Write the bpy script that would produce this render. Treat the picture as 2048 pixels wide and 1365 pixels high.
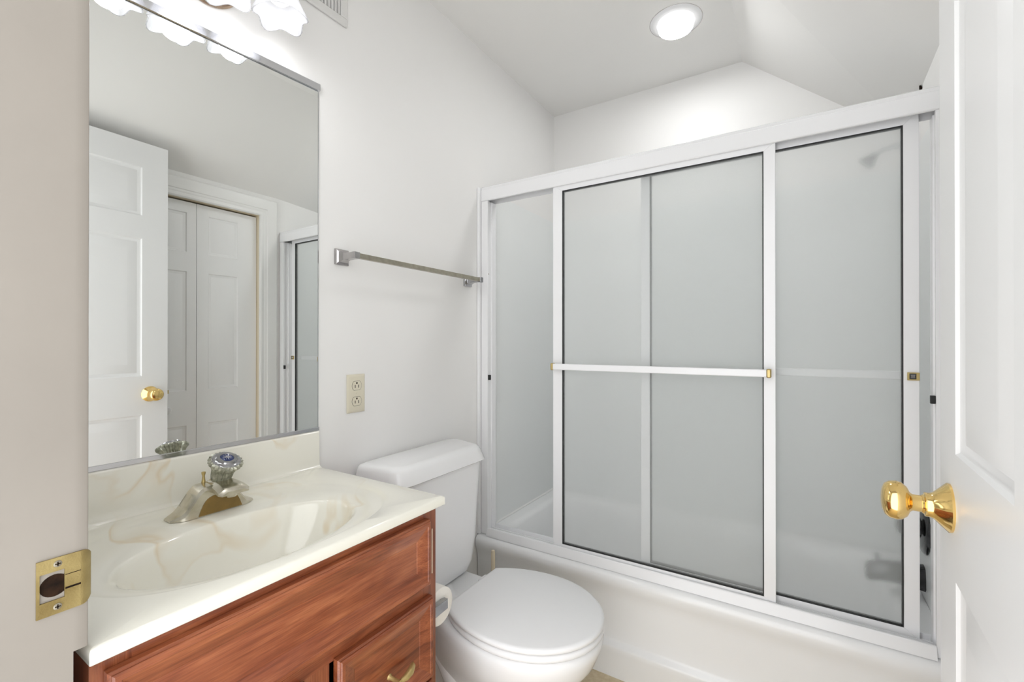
import bpy, math, random
from mathutils import Vector, Matrix
random.seed(7)
S = bpy.context.scene
for o in list(bpy.data.objects): bpy.data.objects.remove(o)
COL = S.collection

# ------------------------------------------------ camera, world, exposure
cam = bpy.data.cameras.new('camera'); camo = bpy.data.objects.new('camera', cam); COL.objects.link(camo)
cam.sensor_width = 36.0; cam.lens = 36.0 * 910.0 / 2048.0; cam.clip_start = 0.02
camo.location = (1.1384, 0.0, 1.165)
camo.rotation_euler = (math.pi / 2 + 0.0027, 0, 0.5612)
S.camera = camo
S.view_settings.view_transform = 'Standard'; S.view_settings.look = 'None'
S.view_settings.gamma = 1.0; S.view_settings.use_curve_mapping = False
S.view_settings.exposure = 1.07
W = bpy.data.worlds.new('world'); S.world = W; W.use_nodes = True
bg = W.node_tree.nodes['Background']
bg.inputs[0].default_value = (0.97, 0.985, 1.0, 1); bg.inputs[1].default_value = 1.5
P_BULB, P_LENS = 0.39, 40.0          # watts per vanity bulb; emission of the ceiling lens

# ------------------------------------------------ materials
def mat(name, col, rough=0.5, metal=0.0, **kw):
    m = bpy.data.materials.new(name); m.use_nodes = True
    b = m.node_tree.nodes['Principled BSDF']
    b.inputs['Base Color'].default_value = (*col, 1); b.inputs['Roughness'].default_value = rough
    b.inputs['Metallic'].default_value = metal
    for k, v in kw.items(): b.inputs[k.replace('_', ' ')].default_value = v
    return m
def N(m, t, **kw):
    n = m.node_tree.nodes.new(t)
    for k, v in kw.items():
        if k in n.inputs: n.inputs[k].default_value = v
        else: setattr(n, k, v)
    return n
def L(m, a, b): m.node_tree.links.new(a, b)
def P(m): return m.node_tree.nodes['Principled BSDF']
def coords(m, scale=(1, 1, 1), rot=(0, 0, 0)):
    g = N(m, 'ShaderNodeNewGeometry'); mp = N(m, 'ShaderNodeMapping')
    mp.inputs['Scale'].default_value = scale; mp.inputs['Rotation'].default_value = rot
    L(m, g.outputs['Position'], mp.inputs['Vector']); return mp.outputs['Vector']
def ramp(m, fac, stops):
    r = N(m, 'ShaderNodeValToRGB'); e = r.color_ramp.elements
    while len(e) < len(stops): e.new(0.5)
    for i, (p, c) in enumerate(stops): e[i].position = p; e[i].color = (*c, 1)
    L(m, fac, r.inputs['Fac']); return r.outputs['Color']
def bump(m, h, strength=0.1, dist=0.001):
    b = N(m, 'ShaderNodeBump', Strength=strength, Distance=dist); L(m, h, b.inputs['Height'])
    L(m, b.outputs['Normal'], P(m).inputs['Normal'])
def mottled(name, c1, c2, rough=0.5, scale=3.0, b=0.0, bs=200, **kw):
    m = mat(name, c1, rough, **kw); v = coords(m)
    n = N(m, 'ShaderNodeTexNoise', Scale=scale, Detail=4.0); L(m, v, n.inputs['Vector'])
    L(m, ramp(m, n.outputs['Fac'], [(0.3, c1), (0.7, c2)]), P(m).inputs['Base Color'])
    if b:
        n2 = N(m, 'ShaderNodeTexNoise', Scale=bs, Detail=3.0); L(m, v, n2.inputs['Vector'])
        bump(m, n2.outputs['Fac'], b, 0.001)
    return m
M = {}
M['wall'] = mottled('wall_paint', (0.862, 0.852, 0.835), (0.872, 0.862, 0.845), 0.55, 2.0, 0.12, 350)
M['ceiling'] = mottled('ceiling_paint', (0.845, 0.832, 0.808), (0.855, 0.842, 0.818), 0.7, 2.0, 0.10, 300)
M['door'] = mottled('white_door_paint', (0.79, 0.79, 0.785), (0.80, 0.80, 0.795), 0.35, 3.0, 0.05, 120)
M['closet'] = mottled('closet_door_paint', (0.90, 0.90, 0.89), (0.91, 0.91, 0.90), 0.35, 3.0, 0.05, 120)
M['trim'] = mottled('white_trim_paint', (0.85, 0.845, 0.825), (0.86, 0.855, 0.835), 0.35, 3.0)
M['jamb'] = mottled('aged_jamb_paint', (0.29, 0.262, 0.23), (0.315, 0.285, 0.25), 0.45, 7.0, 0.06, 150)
M['porcelain'] = mottled('porcelain', (0.90, 0.90, 0.905), (0.91, 0.91, 0.91), 0.12, 2.0)
M['seat'] = mottled('white_seat_plastic', (0.90, 0.90, 0.905), (0.905, 0.905, 0.91), 0.28, 2.0)
M['acrylic'] = mottled('tub_enamel', (0.89, 0.895, 0.895), (0.90, 0.90, 0.90), 0.14, 2.0)
M['surround'] = mottled('surround_panel', (0.835, 0.85, 0.84), (0.845, 0.86, 0.85), 0.3, 2.0)
M['white_metal'] = mottled('white_coated_metal', (0.88, 0.88, 0.89), (0.885, 0.885, 0.895), 0.22, 2.0)
M['black'] = mottled('black_rubber', (0.012, 0.012, 0.013), (0.02, 0.02, 0.02), 0.5, 60)
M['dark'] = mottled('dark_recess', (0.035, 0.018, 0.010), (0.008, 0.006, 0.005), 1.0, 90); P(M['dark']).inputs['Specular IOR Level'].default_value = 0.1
M['chrome'] = mottled('chrome', (0.62, 0.63, 0.66), (0.70, 0.70, 0.72), 0.12, 8.0, metal=0) ; P(M['chrome']).inputs['Metallic'].default_value = 1
M['platebrass'] = mottled('worn_plate_brass', (0.26, 0.19, 0.07), (0.47, 0.37, 0.16), 0.42, 22.0, 0.25, 500); P(M['platebrass']).inputs['Metallic'].default_value = 0.7
M['darkchrome'] = mottled('aged_chrome', (0.30, 0.30, 0.31), (0.45, 0.45, 0.46), 0.14, 30.0); P(M['darkchrome']).inputs['Metallic'].default_value = 1
M['nickel'] = mottled('brushed_nickel', (0.36, 0.33, 0.265), (0.46, 0.425, 0.345), 0.28, 60.0); P(M['nickel']).inputs['Metallic'].default_value = 1
M['fnickel'] = mottled('worn_faucet_nickel', (0.52, 0.48, 0.38), (0.70, 0.67, 0.58), 0.24, 45.0); P(M['fnickel']).inputs['Metallic'].default_value = 1
M['bareb'] = mottled('bare_brass_inside', (0.20, 0.125, 0.03), (0.28, 0.17, 0.04), 0.5, 40.0, 0.2, 400)
M['spoutmetal'] = mottled('dark_reflective_metal', (0.07, 0.07, 0.072), (0.12, 0.12, 0.12), 0.14, 30.0); P(M['spoutmetal']).inputs['Metallic'].default_value = 1
M['satinchrome'] = mottled('satin_grey_metal', (0.40, 0.385, 0.385), (0.50, 0.48, 0.47), 0.22, 30.0); P(M['satinchrome']).inputs['Metallic'].default_value = 1
M['brass'] = mottled('polished_brass', (0.86, 0.60, 0.22), (0.90, 0.66, 0.28), 0.10, 20.0); P(M['brass']).inputs['Metallic'].default_value = 1
M['satinbrass'] = mottled('dull_brass', (0.50, 0.38, 0.15), (0.60, 0.47, 0.21), 0.42, 70.0, 0.2, 300); P(M['satinbrass']).inputs['Metallic'].default_value = 0.75
M['almond'] = mottled('almond_plastic', (0.72, 0.67, 0.53), (0.73, 0.68, 0.545), 0.35, 5.0)
M['cream'] = mottled('cream_plastic', (0.74, 0.64, 0.47), (0.76, 0.67, 0.5), 0.4, 5.0)
M['paper'] = mottled('soft_paper', (0.84, 0.81, 0.75), (0.87, 0.84, 0.79), 0.9, 60.0, 0.3, 300)
M['vent'] = mottled('vent_enamel', (0.74, 0.73, 0.71), (0.76, 0.75, 0.73), 0.4, 5.0)
M['bronze'] = mottled('bronze_rim', (0.45, 0.33, 0.24), (0.55, 0.42, 0.32), 0.25, 20.0); P(M['bronze']).inputs['Metallic'].default_value = 1
M['floor'] = mottled('beige_vinyl', (0.60, 0.48, 0.30), (0.72, 0.62, 0.44), 0.45, 60.0, 0.1, 200)
M['carpet'] = mottled('hall_carpet', (0.62, 0.57, 0.50), (0.7, 0.65, 0.58), 0.95, 60.0, 0.3, 400)

mr = mat('mirror_silver', (0.90, 0.915, 0.90), 0.0, 1.0); M['mirror'] = mr
v = coords(mr); n = N(mr, 'ShaderNodeTexNoise', Scale=4.0); L(mr, v, n.inputs['Vector'])
L(mr, ramp(mr, n.outputs['Fac'], [(0, (0.885, 0.90, 0.885)), (1, (0.90, 0.915, 0.90))]), P(mr).inputs['Base Color'])

def wood(name, axis, dark=1.0):
    m = mat(name, (0.3, 0.1, 0.05), 0.3)
    sc = {'y': (14, 1.3, 14), 'z': (14, 14, 1.3)}[axis]
    v = coords(m, sc)
    n = N(m, 'ShaderNodeTexNoise', Scale=3.0, Detail=8.0, Roughness=0.65, Distortion=0.6); L(m, v, n.inputs['Vector'])
    v2 = coords(m, (5, 1.8, 5) if axis == 'y' else (5, 5, 1.8))
    n2 = N(m, 'ShaderNodeTexNoise', Scale=2.2, Detail=3.0, Distortion=1.4); L(m, v2, n2.inputs['Vector'])
    v3 = coords(m, (260, 9, 260) if axis == 'y' else (260, 260, 9))
    n3 = N(m, 'ShaderNodeTexNoise', Scale=2.0, Detail=3.0); L(m, v3, n3.inputs['Vector'])
    d = dark
    c = ramp(m, n.outputs['Fac'], [(0.28, (0.13*d, 0.026*d, 0.010*d)), (0.44, (0.24*d, 0.062*d, 0.024*d)), (0.58, (0.33*d, 0.098*d, 0.040*d)), (0.75, (0.45*d, 0.155*d, 0.068*d))])
    c2 = ramp(m, n2.outputs['Fac'], [(0.3, (0.72, 0.62, 0.6)), (0.7, (1.15, 1.25, 1.2))])
    mx = N(m, 'ShaderNodeMixRGB', blend_type='MULTIPLY'); mx.inputs[0].default_value = 1.0
    L(m, c, mx.inputs[1]); L(m, c2, mx.inputs[2])
    c3 = ramp(m, n3.outputs['Fac'], [(0.35, (0.78, 0.72, 0.7)), (0.6, (1.05, 1.05, 1.05))])
    mx2 = N(m, 'ShaderNodeMixRGB', blend_type='MULTIPLY'); mx2.inputs[0].default_value = 1.0
    L(m, mx.outputs[0], mx2.inputs[1]); L(m, c3, mx2.inputs[2])
    L(m, mx2.outputs[0], P(m).inputs['Base Color'])
    P(m).inputs['Coat Weight'].default_value = 0.35; P(m).inputs['Coat Roughness'].default_value = 0.15
    return m
M['woodh'] = wood('cherry_wood_along', 'y'); M['woodv'] = wood('cherry_wood_upright', 'z', 0.9)

# cultured marble: cream ground with a few soft tan swirls
m = mat('cultured_marble', (0.82, 0.80, 0.71), 0.12); M['marble'] = m
v = coords(m)
n = N(m, 'ShaderNodeTexNoise', Scale=2.9, Detail=3.0, Roughness=0.5, Distortion=1.8); L(m, v, n.inputs['Vector'])
c1 = ramp(m, n.outputs['Fac'], [(0.0, (0, 0, 0)), (0.535, (0, 0, 0)), (0.562, (0.9, 0.9, 0.9)), (0.585, (0.3, 0.3, 0.3)), (0.65, (0, 0, 0))])
n2 = N(m, 'ShaderNodeTexNoise', Scale=4.6, Detail=2.0); L(m, v, n2.inputs['Vector'])
c2 = ramp(m, n2.outputs['Fac'], [(0.42, (0, 0, 0)), (0.62, (0.75, 0.75, 0.75))])
mu = N(m, 'ShaderNodeMixRGB', blend_type='MULTIPLY'); mu.inputs[0].default_value = 1; L(m, c1, mu.inputs[1]); L(m, c2, mu.inputs[2])
mx = N(m, 'ShaderNodeMixRGB'); mx.inputs[1].default_value = (0.845, 0.825, 0.735, 1); mx.inputs[2].default_value = (0.72, 0.59, 0.39, 1)
L(m, mu.outputs[0], mx.inputs[0]); L(m, mx.outputs[0], P(m).inputs['Base Color'])
P(m).inputs['Coat Weight'].default_value = 0.3

# obscure (pebbled) shower glass
m = mat('obscure_glass', (0.985, 0.992, 0.988), 0.24); M['glass'] = m
P(m).inputs['Transmission Weight'].default_value = 1.0; P(m).inputs['IOR'].default_value = 1.16
tl = N(m, 'ShaderNodeBsdfTranslucent'); tl.inputs[0].default_value = (0.93, 0.95, 0.94, 1)
mxs = N(m, 'ShaderNodeMixShader'); mxs.inputs[0].default_value = 0.22
df = N(m, 'ShaderNodeBsdfDiffuse'); df.inputs[0].default_value = (0.93, 0.95, 0.94, 1)
mxd = N(m, 'ShaderNodeMixShader'); mxd.inputs[0].default_value = 0.55; L(m, tl.outputs[0], mxd.inputs[1]); L(m, df.outputs[0], mxd.inputs[2])
L(m, P(m).outputs[0], mxs.inputs[1]); L(m, mxd.outputs[0], mxs.inputs[2]); L(m, mxs.outputs[0], m.node_tree.nodes['Material Output'].inputs[0])
v = coords(m); n = N(m, 'ShaderNodeTexNoise', Scale=260.0, Detail=2.0); L(m, v, n.inputs['Vector']); bump(m, n.outputs['Fac'], 0.25, 0.001)
# lamp glass: rippled frosted glass that lets light through
m = mat('lamp_glass', (0.42, 0.42, 0.43), 0.12); M['shade'] = m
v = coords(m); n = N(m, 'ShaderNodeTexNoise', Scale=90.0, Detail=2.0); L(m, v, n.inputs['Vector']); bump(m, n.outputs['Fac'], 0.3, 0.001)
tr = N(m, 'ShaderNodeBsdfTransparent'); tl = N(m, 'ShaderNodeBsdfTranslucent'); tl.inputs[0].default_value = (0.46, 0.46, 0.47, 1)
m1 = N(m, 'ShaderNodeMixShader'); m1.inputs[0].default_value = 0.60; m2 = N(m, 'ShaderNodeMixShader'); m2.inputs[0].default_value = 0.28
L(m, tr.outputs[0], m1.inputs[1]); L(m, tl.outputs[0], m1.inputs[2]); L(m, m1.outputs[0], m2.inputs[1]); L(m, P(m).outputs[0], m2.inputs[2])
L(m, m2.outputs[0], m.node_tree.nodes['Material Output'].inputs[0])
# clear knob plastic with dark lines
m = mottled('fluted_acrylic', (0.30, 0.30, 0.22), (0.78, 0.78, 0.66), 0.08, 120.0); M['flute'] = m
P(m).inputs['Transmission Weight'].default_value = 0.35; P(m).inputs['Metallic'].default_value = 0.35
M['blue'] = mottled('blue_enamel', (0.008, 0.016, 0.08), (0.02, 0.04, 0.15), 0.1, 90.0)
def emis(name, col, s):
    m = bpy.data.materials.new(name); m.use_nodes = True; nt = m.node_tree
    nt.nodes.remove(nt.nodes['Principled BSDF'])
    e = nt.nodes.new('ShaderNodeEmission'); e.inputs[1].default_value = s
    n = N(m, 'ShaderNodeTexNoise', Scale=5.0); g = N(m, 'ShaderNodeNewGeometry'); L(m, g.outputs['Position'], n.inputs['Vector'])
    L(m, ramp(m, n.outputs['Fac'], [(0, col), (1, col)]), e.inputs[0])
    L(m, e.outputs[0], nt.nodes['Material Output'].inputs[0]); return m
M['bulb'] = emis('lit_bulb', (1.0, 0.99, 0.98), 1.0)
M['lens_side'] = emis('lit_lens_side', (1.0, 0.99, 0.98), 0.95)
M['lens'] = emis('lit_lens', (0.98, 0.99, 1.0), P_LENS)

# ------------------------------------------------ mesh helpers (all coordinates are world coordinates)
class MB:
    def __init__(s): s.v = []; s.f = []
    def add(s, vs, fs):
        o = len(s.v); s.v += [tuple(a) for a in vs]; s.f += [tuple(i + o for i in f) for f in fs]; return s
    def box(s, a, b, R=None):
        x0, y0, z0 = a; x1, y1, z1 = b
        vs = [(x, y, z) for x in (x0, x1) for y in (y0, y1) for z in (z0, z1)]
        fs = [(0, 1, 3, 2), (4, 6, 7, 5), (0, 4, 5, 1), (2, 3, 7, 6), (0, 2, 6, 4), (1, 5, 7, 3)]
        if R: vs = [tuple(R @ Vector(q)) for q in vs]
        return s.add(vs, fs)
    def loft(s, rings, closed=True, cap0=True, cap1=True):
        n = len(rings[0]); vs = [p for r in rings for p in r]; fs = []
        for i in range(len(rings) - 1):
            for j in range(n if closed else n - 1):
                k = (j + 1) % n
                fs.append((i*n + j, i*n + k, (i+1)*n + k, (i+1)*n + j))
        if cap0: fs.append(tuple(range(n - 1, -1, -1)))
        if cap1: fs.append(tuple((len(rings) - 1)*n + j for j in range(n)))
        return s.add(vs, fs)
    def lathe(s, prof, c=(0, 0, 0), axis=(0, 0, 1), n=40):
        ax = Vector(axis).normalized(); q = Vector((0, 0, 1)).rotation_difference(ax); c = Vector(c); rings = []
        for r, h in prof:
            rings.append([tuple(c + q @ Vector((max(r, 1e-5)*math.cos(2*math.pi*k/n), max(r, 1e-5)*math.sin(2*math.pi*k/n), h))) for k in range(n)])
        return s.loft(rings)
    def tube(s, pts, r, n=12):
        pts = [Vector(p) for p in pts]; rings = []; up = None
        for i, p in enumerate(pts):
            t = (pts[min(i+1, len(pts)-1)] - pts[max(i-1, 0)]).normalized()
            if up is None: up = t.orthogonal().normalized()
            up = (up - t*up.dot(t)).normalized(); w = t.cross(up)
            rr = r[i] if isinstance(r, (list, tuple)) else r
            rings.append([tuple(p + (up*math.cos(2*math.pi*k/n) + w*math.sin(2*math.pi*k/n))*rr) for k in range(n)])
        return s.loft(rings)
    def prism(s, poly, axis, a, b):
        """poly: 2D points in the two other axes (in xyz order), extruded along axis from a to b"""
        def mk(p, t):
            return {'x': (t, p[0], p[1]), 'y': (p[0], t, p[1]), 'z': (p[0], p[1], t)}[axis]
        return s.loft([[mk(p, a) for p in poly], [mk(p, b) for p in poly]])

def thing(name, loc, label=None, cat=None, group=None, kind=None):
    o = bpy.data.objects.new(name, None); COL.objects.link(o); o.location = loc; o.empty_display_size = 0.05
    if label: o['label'] = label
    if cat: o['category'] = cat
    if group: o['group'] = group
    if kind: o['kind'] = kind
    return o
def wloc(o):
    p = Vector(o.location)
    while o.parent: o = o.parent; p = p + Vector(o.location)
    return p
def obj(name, mb, m, parent=None, bevel=0.0, seg=2, smooth=True, sub=0, loc=None, label=None, angle=35, extra=()):
    me = bpy.data.meshes.new(name)
    base = wloc(parent) if parent else Vector((0, 0, 0))
    if loc is None:
        vs = [Vector(q) for q in mb.v]
        lo = Vector([min(q[i] for q in vs) for i in range(3)]); hi = Vector([max(q[i] for q in vs) for i in range(3)])
        loc = ((lo.x+hi.x)/2, (lo.y+hi.y)/2, lo.z)
    loc = Vector(loc)
    me.from_pydata([tuple(Vector(q) - loc) for q in mb.v], [], mb.f); me.update()
    import bmesh
    bm = bmesh.new(); bm.from_mesh(me); bmesh.ops.recalc_face_normals(bm, faces=bm.faces); bm.to_mesh(me); bm.free()
    me.materials.append(M[m] if isinstance(m, str) else m)
    for e in extra: me.materials.append(M[e])
    o = bpy.data.objects.new(name, me); COL.objects.link(o)
    if parent: o.parent = parent
    o.location = loc - base
    if bevel:
        b = o.modifiers.new('bevel', 'BEVEL'); b.width = bevel; b.segments = seg; b.limit_method = 'ANGLE'; b.angle_limit = math.radians(30)
    if sub:
        u = o.modifiers.new('sub', 'SUBSURF'); u.levels = sub; u.render_levels = sub
    if smooth:
        me.polygons.foreach_set('use_smooth', [True]*len(me.polygons))
        if not sub:
            try: me.set_sharp_from_angle(angle=math.radians(angle))
            except Exception: pass
    if label: o['label'] = label
    return o
def tag(o, label, cat, group=None):
    o['label'] = label; o['category'] = cat
    if group: o['group'] = group
    return o
def struct(name, mb, m, label=None, **kw):
    o = obj(name, mb, m, **kw); o['kind'] = 'structure'
    if label: o['label'] = label
    return o
def rrect(x0, y0, x1, y1, r, z, n=6):
    out = []
    for cx, cy, a0 in ((x1-r, y1-r, 0), (x0+r, y1-r, 90), (x0+r, y0+r, 180), (x1-r, y0+r, 270)):
        for k in range(n + 1):
            a = math.radians(a0 + 90*k/n); out.append((cx + r*math.cos(a), cy + r*math.sin(a), z))
    return out

# ------------------------------------------------ room shell
XR, YB, YF, ZC = 1.475, 2.25, 0.165, 2.411
FX = 0.929
T = 0.10
struct('floor', MB().box((-T, 0.05, -0.06), (XR+T, YB+T, 0)), 'floor', 'beige mottled vinyl floor', smooth=False)
struct('wall_left', MB().box((-T, 0.0, 0), (0, YB+T, 2.55)), 'wall', 'off-white wall with the mirror and towel bar', smooth=False)
struct('wall_back', MB().box((0, YB, 0), (XR, YB+T, 2.55)), 'wall', 'off-white end wall above the tub', smooth=False)
# flat ceiling, and the sloped ceiling that drops to the right wall
ob = MB(); n_ = 12
st = [(0.0, 0.945, 2.012), (1.54, 0.940, 2.012), (YB+T, 0.929, 1.962)]     # y, fold x, z at the right wall
zc = lambda y: 2.428 - 0.0075*max(0, y-0)
rings = []
for y, fx, zw in st:
    sl = (zw - 2.411)/(XR - fx)
    rings.append([(-T, y, 2.411), (fx, y, 2.411), (fx, y, 2.56), (-T, y, 2.56)])
cmb = MB().loft(rings)
co = struct('ceiling', cmb, 'ceiling', 'flat part of the ceiling', smooth=False)
rings = []
for y, fx, zw in st:
    sl = (zw - 2.411)/(XR - fx)
    rings.append([(fx, y, 2.411), (XR+T, y, zw + sl*T), (XR+T, y, 2.56), (fx, y, 2.56)])
so = struct('ceiling', MB().loft(rings), 'ceiling', 'sloped part of the ceiling over the right side', smooth=False)

# right wall with the closet opening (y 0.82..1.43, z 0..1.885)
CY0, CY1, CZ = 0.825, 1.428, 1.888
w = MB(); w.box((XR, 0.0, 0), (XR+T, CY0-0.012, 2.08)); w.box((XR, CY1+0.012, 0), (XR+T, YB+T, 2.08)); w.box((XR, CY0-0.012, CZ+0.012), (XR+T, CY1+0.012, 2.08))
struct('wall_right', w, 'wall', 'off-white wall holding the folding closet doors', smooth=False)
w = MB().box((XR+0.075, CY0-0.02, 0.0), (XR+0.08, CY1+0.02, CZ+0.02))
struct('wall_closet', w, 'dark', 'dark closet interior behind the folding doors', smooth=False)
# front wall with doorway
JX0, JX1, DZ = 0.474, 1.300, 2.06
w = MB(); w.box((0, 0.06, 0), (JX0-0.018, YF, 2.5)); w.box((JX1+0.018, 0.06, 0), (XR, YF, 2.5)); w.box((JX0-0.018, 0.06, DZ+0.018), (JX1+0.018, YF, 2.5))
struct('wall_front', w, 'wall', 'off-white wall around the doorway', smooth=False)
# jamb of the entry doorway (latch side seen in the foreground)
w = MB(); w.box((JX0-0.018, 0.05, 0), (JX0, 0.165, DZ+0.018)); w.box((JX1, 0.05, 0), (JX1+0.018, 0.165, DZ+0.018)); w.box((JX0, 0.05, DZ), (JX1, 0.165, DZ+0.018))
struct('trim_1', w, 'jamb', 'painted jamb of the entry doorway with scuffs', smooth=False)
# casings of the entry doorway on the room side, and on the hall side
CAS = [(0, 0), (0, 0.0105), (0.0006, 0.0118), (0.002, 0.0124), (0.008, 0.0127), (0.018, 0.0125), (0.024, 0.015), (0.046, 0.017), (0.052, 0.015), (0.057, 0.006), (0.057, 0)]   # width, thickness
def casing(name, corners, out, nrm, m, label, prof=CAS):
    """corners: open polyline of the inner edge; out: outward direction per segment"""
    rings = []
    K = len(corners)
    for i, c in enumerate(corners):
        c = Vector(c)
        o = Vector(out[i]) if i < 1 else (Vector(out[i-1]) + (Vector(out[i]) if i < len(out) and out[i] != out[i-1] else Vector((0, 0, 0))))
        rings.append([tuple(c + o*pw + Vector(nrm)*t) for pw, t in prof])
    return struct(name, MB().loft(rings), m, label, angle=25)
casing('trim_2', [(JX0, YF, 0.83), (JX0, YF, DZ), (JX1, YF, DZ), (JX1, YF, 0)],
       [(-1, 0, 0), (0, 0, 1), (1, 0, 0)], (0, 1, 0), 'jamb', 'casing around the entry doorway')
# closet casing
prof = [(0, 0), (0, 0.012), (0.006, 0.016), (0.022, 0.013), (0.030, 0.016), (0.036, 0.016), (0.040, 0.019), (0.078, 0.021), (0.092, 0.019), (0.100, 0.012), (0.104, 0.0)]
casing('trim_3', [(XR, CY0, 0), (XR, CY0, CZ), (XR, CY1, CZ), (XR, CY1, 0)],
       [(0, -1, 0), (0, 0, 1), (0, 1, 0)], (-1, 0, 0), 'trim', 'stepped white casing around the closet doors', prof)
w = MB(); w.box((XR, CY0-0.012, 0), (XR+0.07, CY0, CZ)); w.box((XR, CY1, 0), (XR+0.07, CY1+0.012, CZ)); w.box((XR, CY0, CZ), (XR+0.07, CY1, CZ+0.012))
struct('trim_4', w, 'cream', 'cream jamb inside the closet opening', smooth=False)
w = MB().box((0.001, 0.80, 0), (0.013, 1.535, 0.09))
struct('baseboard_left', w, 'trim', 'white baseboard behind the toilet', bevel=0.003)

# ------------------------------------------------ panelled doors
def panel_recess(mb, o, u, v, n, a0, a1, b0, b1, depth=0.006, rail=0.0):
    """a raised-field panel moulded into a face; o origin, u/v in-plane axes, n outward normal"""
    o = Vector(o); u = Vector(u); v = Vector(v); n = Vector(n)
    steps = [(0.0, 0.0), (0.004, -0.004), (0.009, -depth), (0.016, -depth*1.25), (0.022, -depth), (0.050, -0.0012), (0.054, -0.0012)]
    rings = []
    for ins, h in steps:
        rings.append([tuple(o + u*a + v*b + n*h) for a, b in ((a0+ins, b0+ins), (a1-ins, b0+ins), (a1-ins, b1-ins), (a0+ins, b1-ins))])
    mb.loft(rings, cap0=False, cap1=True)
def panel_face(mb, o, u, v, n, wd, z0, z1, us, vs):
    """flat face with rectangular holes where panels go. us: list of (a0,a1), vs: list of (b0,b1)"""
    o = Vector(o); u = Vector(u); v = Vector(v)
    ca = sorted({0.0, wd, *[q for p in us for q in p]}); cb = sorted({z0, z1, *[q for p in vs for q in p]})
    for i in range(len(ca)-1):
        for j in range(len(cb)-1):
            am, bm_ = (ca[i]+ca[i+1])/2, (cb[j]+cb[j+1])/2
            if any(p[0] < am < p[1] for p in us) and any(p[0] < bm_ < p[1] for p in vs): continue
            q = [(ca[i], cb[j]), (ca[i+1], cb[j]), (ca[i+1], cb[j+1]), (ca[i], cb[j+1])]
            mb.add([tuple(o + u*a + v*b) for a, b in q], [(0, 1, 2, 3)])
def six_panel(o, u, n, wd, th, z0, z1, us, vs, **kw):
    mb = MB(); u = Vector(u); n = Vector(n); v = Vector((0, 0, 1)); o = Vector(o)
    for s_ in (0, 1):
        oo = o if s_ == 0 else o - n*th
        nn = n if s_ == 0 else -n
        panel_face(mb, oo, u, v, nn, wd, z0, z1, us, vs)
        for a0, a1 in us:
            for b0, b1 in vs: panel_recess(mb, oo, u, v, nn, a0, a1, b0, b1, **kw)
    a = o + v*z0; b = o + u*wd + v*z0; H = v*(z1-z0)
    for p, q in ((a, b), (b, b), (a, a)):
        pass
    c = [o, o+u*wd, o+u*wd-n*th, o-n*th]
    for i in range(4):
        if i in (0, 2): continue
        p, q = c[i], c[(i+1) % 4]
        mb.add([tuple(p+v*z0), tuple(q+v*z0), tuple(q+v*z1), tuple(p+v*z1)], [(0, 1, 2, 3)])
    mb.add([tuple(k+v*z1) for k in c], [(0, 1, 2, 3)]); mb.add([tuple(k+v*z0) for k in c], [(0, 1, 2, 3)])
    return mb
# entry door, standing open against the right side; u runs from the free edge towards the hinges
du = Vector((-0.0437, -0.9990, 0)); dn = Vector((-0.9990, 0.0437, 0))
DO = Vector((1.320, 0.926, 0))
DW = 0.735
door1 = thing('door_1', (DO + du*DW - dn*0.0175), kind='structure', label='white six-panel entry door standing open')
dmb = six_panel(DO, du, dn, DW, 0.035, 0.012, 2.047, [(0.098, 0.330), (0.415, 0.645)], [(0.23, 0.845), (1.015, 1.622), (1.722, 1.936)])
obj('door_leaf', dmb, 'door', door1, angle=20)
KC = DO + du*0.068 + Vector((0, 0, 0.935))
def knob(c, n, par):
    mb = MB().lathe([(0.0, 0.0), (0.033, 0.0), (0.0335, 0.003), (0.032, 0.0045), (0.018, 0.018), (0.0165, 0.022), (0.0165, 0.027), (0.0135, 0.028), (0.0125, 0.030)], c, n, 48)
    r = obj('rosette', mb, 'brass', par, angle=28)
    mb = MB().lathe([(0.0115, 0.026), (0.0115, 0.040), (0.014, 0.043), (0.021, 0.046), (0.0262, 0.052), (0.0275, 0.058), (0.0262, 0.066), (0.022, 0.0715), (0.014, 0.0745), (0.006, 0.0755), (0.0, 0.0757)], c, n, 48)
    k = obj('door_knob', mb, 'brass', par, angle=60)
    return k
knob(KC, dn, door1)
knob(KC - dn*0.035, -dn, door1)
lb = MB(); Rd = Matrix.Translation(DO) @ Matrix(((-dn.x, du.x, 0, 0), (-dn.y, du.y, 0, 0), (0, 0, 1, 0), (0, 0, 0, 1)))
lb.box((0.005, -0.0012, 0.905), (0.030, 0.001, 0.965), Rd); lb.box((0.012, -0.010, 0.927), (0.024, 0.0, 0.943), Rd)
obj('latch', lb, 'satinbrass', door1, smooth=False)
for z in (0.2, 1.05, 1.85):
    hp = DO + du*(DW+0.004) - dn*0.040
    obj('hinge', MB().lathe([(0.006, 0), (0.006, 0.09)], hp + Vector((0, 0, z)), (0, 0, 1), 16), 'satinbrass', door1)

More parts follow.
